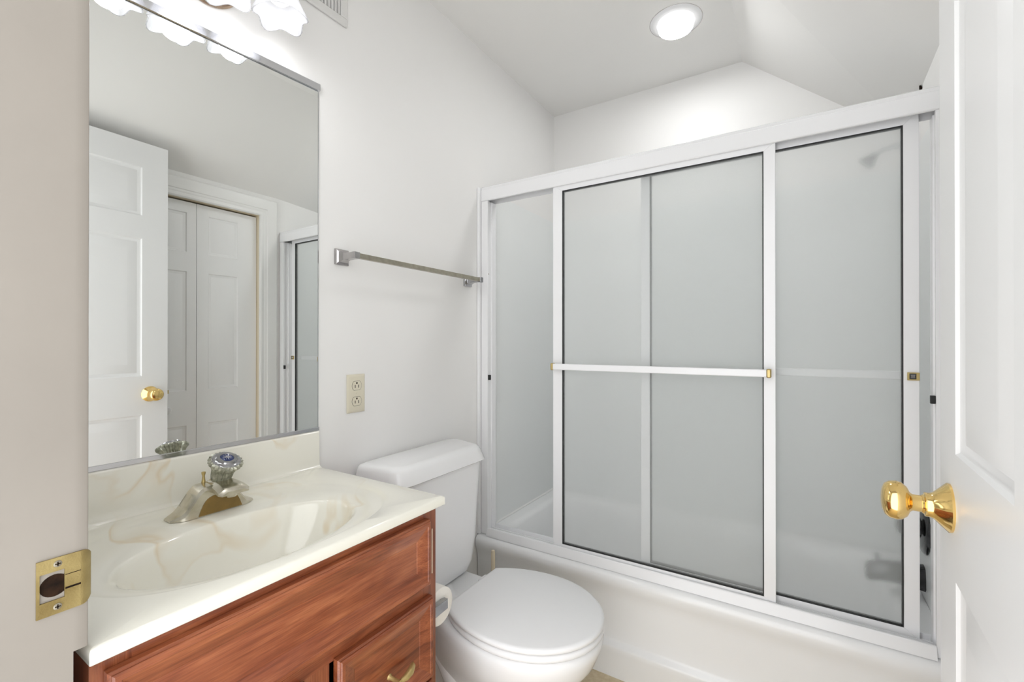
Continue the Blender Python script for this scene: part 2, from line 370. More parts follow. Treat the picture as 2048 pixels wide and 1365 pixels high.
# folding closet doors: two leaves
BX = XR + 0.027
for i, (ya, yb, nm) in enumerate(((1.122, CY1-0.0015, 'door_2'), (0.829, 1.120, 'door_3'))):
    wd = yb - ya
    d = thing(nm, (BX+0.014, (ya+yb)/2, 0.012), kind='structure', label='white closet folding door leaf ' + ('beside the shower' if i == 0 else 'mostly behind the entry door'))
    mb = six_panel((BX, ya, 0), (0, 1, 0), (-1, 0, 0), wd, 0.028, 0.012, CZ-0.008, [(0.055, wd-0.100) if i == 0 else (0.100, wd-0.043)], [(0.12, 0.742), (0.918, 1.526), (1.624, 1.826)], depth=0.005)
    obj('door_leaf', mb, 'closet', d, angle=20)
    if i == 1:
        mb = MB().lathe([(0.008, 0.0), (0.008, 0.010), (0.017, 0.016), (0.019, 0.022), (0.014, 0.028), (0.0, 0.030)], (BX, 0.985, 0.83), (-1, 0, 0), 24)
        obj('pull_knob', mb, 'door', d)

# ------------------------------------------------ strike plate on the jamb
sp = thing('strike_plate', (JX0, 0.158, 0.877), 'brass strike plate with two screws on the doorway jamb in the foreground', 'strike plate')
x0 = JX0 + 0.0004; zc0, zc1 = 0.8785, 0.9375
def spy(a): return a
mb = MB()
ys = [0.1360, 0.1465, 0.1640]
def plate_strip(ya, yb, za, zb, xa=x0, xb=x0+0.0018): mb.box((xa, ya, za), (xb, yb, zb))
hz0, hz1 = 0.8935, 0.9235      # the square cut-out
plate_strip(0.1360, 0.1385, zc0, zc1); plate_strip(0.1385, 0.1575, zc0, hz0); plate_strip(0.1385, 0.1575, hz1, zc1); plate_strip(0.1575, 0.1700, zc0, zc1)
# the curved lip
rings = []
for k in range(9):
    a = k/8; y = 0.1700 + 0.0105*a; dx = -0.0065*a*a; zt = 0.006*a**3
    rings.append([(x0+dx, y, zc0+zt), (x0+0.0018+dx, y, zc0+zt), (x0+0.0018+dx, y, zc1-zt), (x0+dx, y, zc1-zt)])
mb.loft(rings)
obj('plate', mb, 'platebrass', sp, angle=50)
for z in (0.886, 0.931):
    s1 = obj('screw', MB().lathe([(0, 0), (0.0036, 0), (0.0034, 0.0009), (0.0015, 0.0013), (0, 0.0014)], (x0+0.0014, 0.1520, z), (1, 0, 0), 20), 'nickel', sp)
    cr = MB().box((x0+0.0023, 0.1498, z-0.0005), (x0+0.00295, 0.1542, z+0.0005)); cr.box((x0+0.0023, 0.1515, z-0.0022), (x0+0.00295, 0.1525, z+0.0022))
    obj('cross_slot', cr, 'dark', s1, smooth=False)
mb = MB().lathe([(0, 0), (0.0115, 0), (0.0115, 0.0003), (0, 0.0003)], (x0-0.0003, 0.1500, 0.9085), (1, 0, 0), 28)
obj('latch_hole', mb, 'dark', sp)
sl = MB().box((x0+0.0017, 0.1580, 0.9165), (x0+0.00195, 0.1705, 0.9172)); sl.box((x0+0.0017, 0.1580, 0.9015), (x0+0.00195, 0.1705, 0.9035))
obj('scratch', sl, 'dark', sp, smooth=False)

# ------------------------------------------------ mirror
MY0, MY1 = 0.1795, 0.788
mt = lambda y: 1.853 + 0.042*(y-0.18)
mir = thing('wall_mirror', (0.0, (MY0+MY1)/2, 0.919), 'large frameless wall mirror in thin chrome channels above the sink', 'mirror')
mb = MB(); mb.loft([[(0.0008, MY0, 0.924), (0.0008, MY1-0.003, 0.924), (0.0008, MY1-0.003, mt(MY1)), (0.0008, MY0, mt(MY0))],
                    [(0.0055, MY0, 0.924), (0.0055, MY1-0.003, 0.924), (0.0055, MY1-0.003, mt(MY1)), (0.0055, MY0, mt(MY0))]])
obj('mirror_glass', mb, 'mirror', mir, smooth=False)
mb = MB().prism([(0.0004, 0.9195), (0.0085, 0.9195), (0.0085, 0.9285), (0.0060, 0.9292), (0.0060, 0.922), (0.0004, 0.922)], 'y', MY0, MY1)
obj('channel', mb, 'chrome', mir, smooth=False, label='chrome channel along the bottom edge')
def topch(y): z = mt(y); return [(0.0004, y, z+0.006), (0.0004, y, z+0.008), (0.011, y, z+0.006), (0.011, y, z-0.012), (0.0065, y, z-0.013), (0.0065, y, z+0.003), (0.0004, y, z+0.003)]
obj('channel', MB().loft([topch(MY0), topch(MY1+0.001)]), 'chrome', mir, smooth=False, label='chrome channel along the top edge')
mb = MB().loft([[(0.0006, MY1-0.0028, 0.924), (0.0058, MY1-0.0028, 0.924), (0.0045, MY1, 0.924), (0.0006, MY1, 0.924)],
                [(0.0006, MY1-0.0028, mt(MY1)-0.012), (0.0058, MY1-0.0028, mt(MY1)-0.012), (0.0045, MY1, mt(MY1)-0.012), (0.0006, MY1, mt(MY1)-0.012)]])
obj('bevelled_edge', mb, 'chrome', mir, smooth=False)

# ------------------------------------------------ vanity light: round canopy, three arms, three glass shades with bulbs
vl = thing('vanity_light', (0.0, 0.500, 2.015), 'three-shade vanity light with rippled glass tulip shades on the wall above the mirror', 'wall light')
cc = (0.0, 0.500, 2.008)
obj('canopy', MB().lathe([(0.0, 0.0), (0.070, 0.0), (0.070, 0.006), (0.060, 0.010), (0.050, 0.016), (0.020, 0.024), (0, 0.025)], cc, (1, 0, 0), 48), 'chrome', vl)
obj('canopy_rim', MB().lathe([(0.068, 0.0), (0.075, 0.001), (0.076, 0.005), (0.072, 0.008), (0.066, 0.0075)], cc, (1, 0, 0), 48), 'bronze', vl)
SH = [((0.112, 0.608, 2.026), (0.04, 0.03, -1)), ((0.116, 0.485, 2.008), (0.04, 0.0, -1)), ((0.112, 0.362, 2.006), (0.04, -0.03, -1))]
def shade(c, ax):
    c = Vector(c); q = Vector((0, 0, 1)).rotation_difference(Vector(ax).normalized()); n = 72; rings = []
    prof = [(0.020, 0.0, 0), (0.027, 0.012, 0.0), (0.030, 0.030, 0.02), (0.036, 0.050, 0.06), (0.046, 0.074, 0.12), (0.054, 0.096, 0.22), (0.0555, 0.103, 0.24)]
    for r, h, w_ in prof:
        ring = []
        for k in range(n):
            a = 2*math.pi*k/n
            rr = r*(1 + 0.42*w_*math.cos(5*a)) + 0.0006*math.cos(36*a)
            hh = h + 0.019*w_*math.cos(5*a)
            ring.append(tuple(c + q @ Vector((rr*math.cos(a), rr*math.sin(a), hh))))
        rings.append(ring)
    inner = []
    for r, h, w_ in reversed(prof):
        ring = []
        for k in range(n):
            a = 2*math.pi*k/n
            rr = (r-0.0022)*(1 + 0.42*w_*math.cos(5*a)); hh = h + 0.019*w_*math.cos(5*a)
            ring.append(tuple(c + q @ Vector((rr*math.cos(a), rr*math.sin(a), hh))))
        inner.append(ring)
    return MB().loft(rings + inner, cap0=False, cap1=False)
for i, (c, ax) in enumerate(SH):
    A = Vector(ax).normalized(); c = Vector(c)
    h0 = Vector(cc) + Vector((0.020, (c.y-0.5)*0.25, 0.0)); top = c - A*0.030
    arm = obj('arm', MB().tube([h0, h0 + Vector((0.03, (c.y-0.5)*0.15, 0.03)), (h0+top)/2 + Vector((0.020, 0, 0.040)), top - A*0.010, top], 0.006, 12), 'chrome', vl)
    obj('socket', MB().lathe([(0.008, -0.034), (0.021, -0.030), (0.023, -0.010), (0.023, 0.004), (0.018, 0.006), (0, 0.006)], c, A, 28), 'chrome', vl)
    s_ = obj('glass_shade', shade(c, A), 'shade', vl, angle=60)
    bc = c + A*0.048
    obj('bulb', MB().lathe([(0.012, -0.050), (0.013, -0.034), (0.019, -0.020), (0.0235, -0.006), (0.0242, 0.003), (0.0218, 0.013), (0.014, 0.0205), (0.0, 0.0238)], bc, A, 32), 'bulb', vl, angle=80)
    ld = bpy.data.lights.new('bulb_light', 'POINT'); ld.energy = P_BULB; ld.shadow_soft_size = 0.030; ld.color = (0.98, 0.985, 1.0)
    lo = bpy.data.objects.new('bulb_light', ld); COL.objects.link(lo); lo.parent = vl; lo.location = bc + A*0.050 - Vector(vl.location)

# ------------------------------------------------ air vent on the wall
vt = thing('air_vent', (0, 0.745, 2.098), 'grey-white louvred air vent high on the left wall', 'air vent')
VY0, VY1, VZ0, VZ1 = 0.600, 0.882, 2.098, 2.300
mb = MB(); fr = 0.024
for a, b in (((0.001, VY0, VZ0), (0.009, VY1, VZ0+fr)), ((0.001, VY0, VZ1-fr), (0.009, VY1, VZ1)), ((0.001, VY0, VZ0+fr), (0.009, VY0+fr, VZ1-fr)), ((0.001, VY1-fr, VZ0+fr), (0.009, VY1, VZ1-fr))): mb.box(a, b)
obj('frame', mb, 'vent', vt, bevel=0.003)
obj('backing', MB().box((0.0005, VY0+fr, VZ0+fr), (0.0015, VY1-fr, VZ1-fr)), 'dark', vt, smooth=False)
lv = MB(); y = VY0+fr+0.004
while y < VY1-fr-0.004:
    lv.add([(0.002, y+0.0005, VZ0+fr), (0.008, y+0.003, VZ0+fr), (0.0084, y-0.0025, VZ0+fr), (0.0024, y-0.004, VZ0+fr),
            (0.002, y+0.0005, VZ1-fr), (0.008, y+0.003, VZ1-fr), (0.0084, y-0.0025, VZ1-fr), (0.0024, y-0.004, VZ1-fr)],
           [(0, 1, 2, 3), (4, 7, 6, 5), (0, 4, 5, 1), (1, 5, 6, 2), (2, 6, 7, 3), (3, 7, 4, 0)])
    y += 0.0112
obj('louvres', lv, 'vent', vt, smooth=False)

# ------------------------------------------------ ceiling light
cl = thing('ceiling_light', (0.738, 1.832, 2.411), 'round white recessed ceiling light glowing above the bathtub', 'ceiling light')
c = (0.738, 1.832, 2.411)
obj('trim_ring', MB().lathe([(0.068, 0.0), (0.070, 0.006), (0.080, 0.005), (0.094, 0.002), (0.096, 0.0)], c, (0, 0, -1), 64), 'white_metal', cl)
obj('rim_gap', MB().lathe([(0.0955, 0.0), (0.0975, 0.0), (0.0975, 0.0008), (0.0955, 0.0008)], c, (0, 0, -1), 64), 'satinchrome', cl)
obj('lens_side', MB().lathe([(0.067, 0.001), (0.067, 0.006), (0.066, 0.020), (0.0645, 0.027), (0.0625, 0.0292), (0.0620, 0.0294), (0.0620, 0.0290), (0.0, 0.0290)], c, (0, 0, -1), 64), 'lens_side', cl, angle=60)
obj('lens', MB().lathe([(0.0, 0.0292), (0.0618, 0.0292), (0.0600, 0.0300), (0.0, 0.0305)], c, (0, 0, -1), 64), 'lens', cl, angle=60)

# ------------------------------------------------ towel bar on the wall
tb = thing('towel_bar', (0.0, 1.17, 1.39), 'square brushed nickel towel bar on the wall beside the mirror', 'towel bar')
TZ = 1.414
def sqr(c, hy, hz, x): return [(x, c[0]-hy, c[1]-hz), (x, c[0]+hy, c[1]-hz), (x, c[0]+hy, c[1]+hz), (x, c[0]-hy, c[1]+hz)]
for y in (0.864, 1.467):
    sec = [(0.0005, 0.023), (0.007, 0.023), (0.009, 0.0215), (0.013, 0.016), (0.020, 0.012), (0.032, 0.0098), (0.052, 0.0092), (0.0735, 0.0098), (0.0745, 0.009)]
    obj('bracket', MB().loft([sqr((y, TZ), h, h, x) for x, h in sec]), 'satinchrome' if y < 1 else 'darkchrome', tb, bevel=0.0006, angle=20)
obj('bar', MB().box((0.0595, 0.8735, TZ-0.0075), (0.0715, 1.458, TZ+0.0075)), 'nickel', tb, bevel=0.0008)

# ------------------------------------------------ wall outlet
ol = thing('wall_outlet', (0, 0.9165, 0.951), 'almond duplex electrical outlet on the wall above the toilet tank', 'outlet')
oy0, oy1, oz0, oz1 = 0.884, 0.950, 0.952, 1.068
r1 = [(0.0008, *p) for p in ((oy0, oz0), (oy1, oz0), (oy1, oz1), (oy0, oz1))]
r2 = [(0.0030, *p) for p in ((oy0, oz0), (oy1, oz0), (oy1, oz1), (oy0, oz1))]
r3 = [(0.0065, *p) for p in ((oy0+0.007, oz0+0.007), (oy1-0.007, oz0+0.007), (oy1-0.007, oz1-0.007), (oy0+0.007, oz1-0.007))]
obj('cover_plate', MB().loft([r1, r2, r3]), 'almond', ol, bevel=0.001)
oyc = (oy0+oy1)/2
for zc_ in (1.0335, 0.9865):
    def sock(s_, x):
        out = []
        for k in range(32):
            a = 2*math.pi*k/32; yy = 0.0172*math.cos(a); zz = max(-0.0135, min(0.0135, 0.0172*math.sin(a)))
            out.append((x, oyc + yy*s_, zc_ + zz*s_))
        return out
    obj('socket_gap', MB().loft([sock(1.04, 0.0060), sock(1.04, 0.00665)]), 'dark', ol, smooth=False)
    so_ = obj('socket', MB().loft([sock(0.985, 0.0060), sock(0.985, 0.0071)]), 'almond', ol, smooth=False)
    sl = MB(); sl.box((0.0068, oyc-0.0074, zc_-0.0065), (0.0073, oyc-0.0052, zc_+0.0025)); sl.box((0.0068, oyc+0.0052, zc_-0.0065), (0.0073, oyc+0.0074, zc_+0.0025))
    sl.prism([(oyc-0.0024, zc_+0.0105), (oyc+0.0024, zc_+0.0105), (oyc+0.0024, zc_+0.0065), (oyc, zc_+0.0045), (oyc-0.0024, zc_+0.0065)], 'x', 0.0068, 0.0073)
    obj('slots', sl, 'dark', so_, smooth=False)
obj('screw', MB().lathe([(0, 0), (0.0026, 0), (0.0024, 0.0008), (0, 0.001)], (0.0065, oyc, 1.010), (1, 0, 0), 16), 'almond', ol)

# ------------------------------------------------ vanity cabinet
VA, VB = 0.184, 0.773
vc = thing('vanity_cabinet', (0.22, (VA+VB)/2, 0.0), 'glossy cherry wood vanity cabinet below the marble sink top', 'cabinet')
mb = MB(); mb.box((0.003, VA, 0.0), (0.43, VA+0.016, 0.800)); mb.box((0.003, VB-0.016, 0.0), (0.43, VB, 0.800))
mb.box((0.003, VA+0.016, 0.09), (0.43, VB-0.016, 0.106)); mb.box((0.003, VA+0.016, 0.106), (0.010, VB-0.016, 0.800)); mb.box((0.36, VA+0.016, 0.0), (0.372, VB-0.016, 0.09))
obj('body', mb, 'woodv', vc, smooth=False)
fx0, fx1 = 0.430, 0.450
for y0, y1, zt in ((VA, VA+0.040, 0.800), (VB-0.040, VB, 0.800), (0.452, 0.500, 0.608)): obj('frame_stile', MB().box((fx0, y0, 0.13 if zt < 0.7 else 0.0), (fx1, y1, zt)), 'woodv', vc, smooth=False)

for a, b, y0, y1 in ((0.768, 0.800, VA+0.04, VB-0.04), (0.608, 0.645, VA+0.04, VB-0.04), (0.09, 0.13, VA+0.04, VB-0.04), (0.425, 0.450, 0.500, VB-0.04), (0.27, 0.295, 0.500, VB-0.04)): obj('frame_rail', MB().box((fx0, y0, a), (fx1, y1, b)), 'woodh', vc, smooth=False)
def slab(y0, y1, z0, z1, x=0.451, t=0.0175, ed=0.010, be=0.040):
    rect = lambda i, xx: [(xx, y0+i, z0+i), (xx, y1-i, z0+i), (xx, y1-i, z1-i), (xx, y0+i, z1-i)]
    return MB().loft([rect(0, x), rect(0, x+t-0.007), rect(0.003, x+t-0.004), rect(0.003, x+t-0.002), rect(0.0055, x+t), rect(0.0115, x+t), rect(0.0125, x+t-0.0012), rect(be-0.004, x+t-0.0085), rect(be-0.002, x+t-0.0100), rect(be, x+t-0.0100)])
def front(name, y0, y1, z0, z1, m='woodh'):
    return obj(name, slab(y0, y1, z0, z1), m, vc, angle=12, smooth=True)
front('false_drawer_front', 0.197, 0.742, 0.640, 0.781)
def pull(yc, zc_, par, vert=False):
    u = Vector((0, 0, 1)) if vert else Vector((0, 1, 0)); c0 = Vector((0.4585, yc, zc_))
    p = MB()
    for s_ in (-1, 1):
        a = c0 + u*s_*0.004
        pts = [a + Vector((0.026, 0, 0)) + u*s_*d + Vector((-dx, 0, 0)) for d, dx in ((0, 0), (0.012, -0.002), (0.028, 0.002), (0.044, 0.011), (0.050, 0.016))]
        p.tube(pts, [0.0035, 0.0065, 0.0075, 0.0055, 0.002], 12)
    p.lathe([(0.006, 0.0), (0.004, 0.004), (0.004, 0.022), (0.0055, 0.030), (0, 0.031)], tuple(c0), (1, 0, 0), 20)
    return obj('pull', p, 'satinbrass', par)
dr = front('drawer', 0.508, 0.750, 0.438, 0.612); pull(0.630, 0.507, dr)
dr = front('drawer', 0.508, 0.750, 0.283, 0.430); pull(0.630, 0.3565, dr)
dr = front('drawer', 0.508, 0.750, 0.118, 0.275); pull(0.630, 0.1965, dr)
dd = front('cabinet_door', 0.197, 0.446, 0.118, 0.612, 'woodv'); pull(0.415, 0.42, dd, True)
obj('pale_strip', MB().box((0.4685, 0.7405, 0.666), (0.4692, 0.7418, 0.762)), 'cream', vc, smooth=False, label='pale strip on the edge of the drawer front')  # thin cream strip along the right edge of the false drawer front

# ------------------------------------------------ vanity top with integral bowl and backsplash
vtop = thing('marble_sink', (0.24, 0.481, 0.8010), 'cream cultured marble sink top with tan swirls and an oval bowl', 'sink top')
TX0, TX1, TY0, TY1, TZt = 0.0015, 0.469, 0.1795, 0.7830, 0.8214
bc = (0.307, 0.448); ba, bb = 0.120, 0.198
oc = (0.250, 0.470); oa, ob_ = 0.192, 0.262
corner_ang = []
for X, Y in ((TX0, TY0), (TX1, TY0), (TX1, TY1), (TX0, TY1)): corner_ang.append(math.atan2(Y-bc[1], X-bc[0]))
angs = sorted([2*math.pi*k/176 - math.pi for k in range(176)] + corner_ang)
def on_rect(a):
    dx, dy = math.cos(a), math.sin(a); t = 1e9
    if dx > 1e-9: t = min(t, (TX1-bc[0])/dx)
    if dx < -1e-9: t = min(t, (TX0-bc[0])/dx)
    if dy > 1e-9: t = min(t, (TY1-bc[1])/dy)
    if dy < -1e-9: t = min(t, (TY0-bc[1])/dy)
    return t
def on_ell(a, A, B, p=2.0): return 1/((abs(math.cos(a)/A)**p + abs(math.sin(a)/B)**p)**(1/p))
def on_outer(a):
    # march from the bowl centre to the outer superellipse
    dx, dy = math.cos(a), math.sin(a); lo, hi = 0.0, 0.6
    for _ in range(30):
        t = (lo+hi)/2; X = bc[0]+dx*t-oc[0]; Y = bc[1]+dy*t-oc[1]
        if abs(X/oa)**2.6 + abs(Y/ob_)**2.6 < 1: lo = t
        else: hi = t
    return min(lo, on_rect(a)-0.006)
rings = []
prof = [(0.12, -0.128), (0.30, -0.126), (0.48, -0.120), (0.62, -0.109), (0.74, -0.092), (0.83, -0.070), (0.90, -0.045), (0.945, -0.024), (0.975, -0.0115), (1.0, -0.0058), (1.03, -0.0036)]
for f_, dz in prof:
    rings.append([(bc[0]+math.cos(a)*on_ell(a, ba, bb)*f_, bc[1]+math.sin(a)*on_ell(a, ba, bb)*f_, TZt+dz) for a in angs])
for w_, dz in ((0.5, -0.0028), (0.85, -0.0024), (0.955, -0.0016), (1.0, 0.0)):
    rings.append([(bc[0]+math.cos(a)*(on_ell(a, ba, bb)*1.03*(1-w_)+on_outer(a)*w_), bc[1]+math.sin(a)*(on_ell(a, ba, bb)*1.03*(1-w_)+on_outer(a)*w_), TZt+dz) for a in angs])
def off(a, ins, z):
    t = on_rect(a); X = bc[0]+math.cos(a)*t; Y = bc[1]+math.sin(a)*t
    return (min(max(X, TX0+ins), TX1-ins), min(max(Y, TY0+ins), TY1-ins), z)
rings.append([off(a, 0.0045, TZt) for a in angs]); rings.append([off(a, 0.0013, TZt-0.0012) for a in angs]); rings.append([off(a, 0.0, TZt-0.0045) for a in angs])
rings.append([off(a, 0.0, 0.8030) for a in angs]); rings.append([off(a, 0.002, 0.8010) for a in angs])
rings.append([(bc[0]+math.cos(a)*on_ell(a, ba, bb)*1.06, bc[1]+math.sin(a)*on_ell(a, ba, bb)*1.06, 0.8010) for a in angs])
for f_, dz in ((1.03, -0.03), (0.95, -0.07), (0.8, -0.11), (0.6, -0.132), (0.12, -0.136)):
    rings.append([(bc[0]+math.cos(a)*on_ell(a, ba, bb)*f_, bc[1]+math.sin(a)*on_ell(a, ba, bb)*f_, TZt+dz) for a in angs])
obj('countertop', MB().loft(rings), 'marble', vtop, angle=50)
mb = MB().prism([(0.0012, TZt-0.001), (0.030, TZt-0.001), (0.023, TZt+0.0015), (0.0195, TZt+0.007), (0.0185, TZt+0.02), (0.0180, 0.9150), (0.0165, 0.9180), (0.0140, 0.9190), (0.0012, 0.9190)], 'y', TY0, TY1-0.001)
obj('backsplash', mb, 'marble', vtop, angle=60)
obj('drain', MB().lathe([(0.0, 0.0), (0.021, 0.0), (0.021, 0.0015), (0.017, 0.0028), (0.0, 0.003)], (bc[0], bc[1], TZt-0.1285), (0, 0, 1), 32), 'chrome', vtop)

# ------------------------------------------------ faucet
FC = 0.466
fa = thing('sink_faucet', (0.115, FC, TZt-0.002), 'worn brushed nickel sink faucet with a fluted clear knob', 'faucet')
Z0 = TZt - 0.0022
def fh(y):                                             # height of the bridge above the counter
    t = abs(y-FC)/0.078
    if t > 0.86: return 0.0085 - 0.005*(t-0.86)/0.14
    s_ = min(1, max(0, (0.86-t)/0.60)); s_ = s_*s_*(3-2*s_)
    return 0.0085 + 0.0465*s_
rings = []
NY = 41
for i in range(NY):
    y = FC + 0.078*(2*i/(NY-1)-1); h = fh(y); t = abs(y-FC)/0.078
    xb = 0.087 + 0.010*max(0, (t-0.75)/0.25); xf = 0.139 - 0.014*max(0, (t-0.70)/0.30)**1.3
    b_ = min(0.006, h*0.5)
    rings.append([(xb, y, Z0), (xf, y, Z0), (xf, y, Z0+h-b_), (xf-b_, y, Z0+h), (xb+b_, y, Z0+h), (xb, y, Z0+h-b_)])
obj('body', MB().loft(rings), 'fnickel', fa, angle=30)
# bare brass front face under the arch
pts = []
for i in range(21):
    y = FC + 0.006 + 0.041*(2*i/20-1); pts.append((y, Z0 + 0.0007 + 0.036*(1-abs((y-FC-0.006)/0.0412)**4)))
mb = MB().prism(pts, 'x', 0.1385, 0.1402)
obj('front_face', mb, 'bareb', fa, smooth=False, label='brown bare brass front face')
# spout blade
SY = FC + 0.017
def sring(x, hw, zt, zb): return [(x, SY-hw, zb), (x, SY+hw, zb), (x, SY+hw, zt-0.006), (x, SY+hw*0.62, zt), (x, SY-hw*0.62, zt), (x, SY-hw, zt-0.006)]
obj('spout', MB().loft([sring(0.096, 0.026, Z0+0.058, Z0+0.040), sring(0.130, 0.027, Z0+0.059, Z0+0.042), sring(0.150, 0.0285, Z0+0.056, Z0+0.042), sring(0.168, 0.030, Z0+0.051, Z0+0.040), sring(0.175, 0.026, Z0+0.046, Z0+0.039)]), 'fnickel', fa, angle=25)
obj('aerator', MB().lathe([(0.010, 0), (0.011, 0.002), (0.011, 0.010), (0, 0.010)], (0.156, SY, Z0+0.031), (0, 0, 1), 28), 'fnickel', fa)
ka = Vector((0.50, 0.03, 1)).normalized(); kb = Vector((0.106, FC+0.018, Z0+0.050))
obj('knob_stem', MB().lathe([(0.024, -0.004), (0.013, 0.016), (0.012, 0.028), (0, 0.028)], kb, ka, 6), 'fnickel', fa, smooth=False)
n = 96; rings = []; q = Vector((0, 0, 1)).rotation_difference(ka)
for r, h, am in ((0.0175, 0.010, 0.0008), (0.0185, 0.018, 0.0013), (0.0200, 0.032, 0.0014), (0.0245, 0.043, 0.0016), (0.0305, 0.050, 0.0022), (0.0305, 0.0545, 0.0022), (0.0270, 0.0575, 0.0010)):
    rings.append([tuple(kb + q @ Vector(((r+am*math.cos(24*2*math.pi*k/n))*math.cos(2*math.pi*k/n), (r+am*math.cos(24*2*math.pi*k/n))*math.sin(2*math.pi*k/n), h))) for k in range(n)])
kn = obj('knob', MB().loft(rings), 'flute', fa, angle=50)
obj('knob_ring', MB().lathe([(0.0272, 0.0570), (0.0245, 0.0595), (0.0205, 0.0605), (0.0190, 0.0635), (0.0130, 0.0635), (0.0120, 0.0620), (0.0120, 0.0575)], kb, ka, 48), 'darkchrome', kn)
obj('index_button', MB().lathe([(0.0135, 0.0570), (0.0132, 0.0622), (0.0085, 0.0640), (0, 0.0645)], kb, ka, 32), 'blue', kn)
spk = MB()
for k in range(5):
    a = math.pi*k/5; d = q @ Vector((math.cos(a), math.sin(a), 0)); e = kb + ka*0.0640
    spk.tube([e - d*0.0085, e + ka*0.0006, e + d*0.0085], 0.00045, 6)
obj('index_star', spk, 'chrome', kn)
obj('lift_rod', MB().lathe([(0.006, -0.004), (0.003, 0.010), (0.0022, 0.018), (0.0035, 0.022), (0.004, 0.026), (0.0, 0.027)], (0.092, FC-0.006, Z0+0.050), (0, 0, 1), 16), 'satinbrass', fa)

# ------------------------------------------------ toilet
TC = 1.121
to = thing('toilet', (0.35, TC, 0.0), 'white porcelain toilet with its lid closed between the vanity and the bathtub', 'toilet')
def egg(xb, xf, hw, z, xc=None, wb=0.68, n=28, yc=TC):
    """outline with an elliptic front, an elliptic flank and a straight back"""
    if xc is None: xc = xb + (xf-xb)*0.48
    a = xf-xc; a2 = (xc-xb)/math.sqrt(max(1e-6, 1-wb*wb)); out = []
    for k in range(n+1):
        t = -math.pi/2 + math.pi*k/n; out.append((xc+a*math.cos(t), yc+hw*math.sin(t), z))
    m_ = 12; tt = math.asin(min(1, (xc-xb)/a2))
    for k in range(1, m_+1):
        t = tt*k/m_; out.append((xc-a2*math.sin(t), yc+hw*math.cos(t), z))
    w_ = hw*math.cos(tt)
    for k in range(1, 8): out.append((xb, yc + w_*(1-2*k/8), z))
    for k in range(m_, 0, -1):
        t = tt*k/m_; out.append((xc-a2*math.sin(t), yc-hw*math.cos(t), z))
    return out
R_ = [egg(0.13, 0.560, 0.105, 0.0, 0.40, 0.8), egg(0.13, 0.560, 0.104, 0.014, 0.40, 0.8), egg(0.14, 0.553, 0.094, 0.022, 0.40, 0.8),
      egg(0.15, 0.550, 0.088, 0.09, 0.40, 0.8), egg(0.17, 0.565, 0.094, 0.15, 0.42, 0.8), egg(0.19, 0.600, 0.118, 0.205, 0.44, 0.75), egg(0.215, 0.645, 0.152, 0.26, 0.465, 0.7),
      egg(0.235, 0.682, 0.176, 0.31, 0.48, 0.7), egg(0.245, 0.698, 0.186, 0.350, 0.485, 0.70), egg(0.25, 0.702, 0.188, 0.368, 0.485, 0.70), egg(0.255, 0.698, 0.185, 0.379, 0.485, 0.70), egg(0.262, 0.690, 0.178, 0.383, 0.485, 0.70)]
obj('bowl', MB().loft(R_), 'porcelain', to, angle=60)
sh = MB().loft([rrect(0.10, TC-0.095, 0.33, TC+0.095, 0.03, 0.25), rrect(0.06, TC-0.118, 0.34, TC+0.118, 0.03, 0.310), rrect(0.035, TC-0.135, 0.35, TC+0.135, 0.03, 0.345), rrect(0.028, TC-0.140, 0.36, TC+0.140, 0.03, 0.362), rrect(0.034, TC-0.134, 0.36, TC+0.134, 0.028, 0.369)])
obj('tank_shelf', sh, 'porcelain', to, angle=60)
for s_ in (-1, 1):
    tp = [(0.44, TC+s_*0.060, 0.05), (0.37, TC+s_*0.080, 0.09), (0.30, TC+s_*0.084, 0.18), (0.255, TC+s_*0.082, 0.25), (0.20, TC+s_*0.080, 0.265), (0.155, TC+s_*0.074, 0.21), (0.145, TC+s_*0.066, 0.10), (0.145, TC+s_*0.06, 0.01)]
    pp = []
    for i in range(len(tp)-1):
        for k in range(4): pp.append(tuple(Vector(tp[i]).lerp(Vector(tp[i+1]), k/4)))
    pp.append(tp[-1])
    for _ in range(2): pp = [pp[0]] + [tuple((Vector(pp[i-1])+2*Vector(pp[i])+Vector(pp[i+1]))/4) for i in range(1, len(pp)-1)] + [pp[-1]]
    obj('trapway', MB().tube(pp, 0.036, 16), 'porcelain', to, angle=80)
ft = MB().loft([rrect(0.11, TC-0.112, 0.50, TC+0.112, 0.06, 0.0), rrect(0.11, TC-0.110, 0.50, TC+0.110, 0.06, 0.016), rrect(0.12, TC-0.098, 0.49, TC+0.098, 0.06, 0.026)])
obj('foot', ft, 'porcelain', to, angle=60)
for s_ in (-1, 1):
    obj('bolt_cap', MB().lathe([(0.011, 0), (0.011, 0.008), (0.008, 0.014), (0, 0.016)], (0.30, TC+s_*0.096, 0.020), (0, 0, 1), 20), 'porcelain', to)
TK = 1.128
def tk(x0, x1, yb_, yf_, r, z):                      # tank section: wider at the back, narrower in front
    out = []
    P4 = [(x1, TK+yf_), (x0, TK+yb_), (x0, TK-yb_), (x1, TK-yf_)]
    for i in range(4):
        p0, p1, p2 = Vector(P4[i-1]), Vector(P4[i]), Vector(P4[(i+1) % 4])
        d0 = (p0-p1).normalized(); d2 = (p2-p1).normalized()
        for k in range(7):
            t = k/6; a = p1+d0*r; b = p1; c_ = p1+d2*r
            q_ = a*(1-t)**2 + b*2*t*(1-t) + c_*t*t; out.append((q_.x, q_.y, z))
    return out
tank = [tk(0.040, 0.165, 0.130, 0.125, 0.030, 0.3705), tk(0.034, 0.172, 0.150, 0.144, 0.034, 0.380), tk(0.030, 0.177, 0.170, 0.160, 0.034, 0.410), tk(0.026, 0.179, 0.188, 0.172, 0.034, 0.48), tk(0.020, 0.182, 0.204, 0.185, 0.034, 0.62), tk(0.016, 0.184, 0.218, 0.197, 0.034, 0.752)]
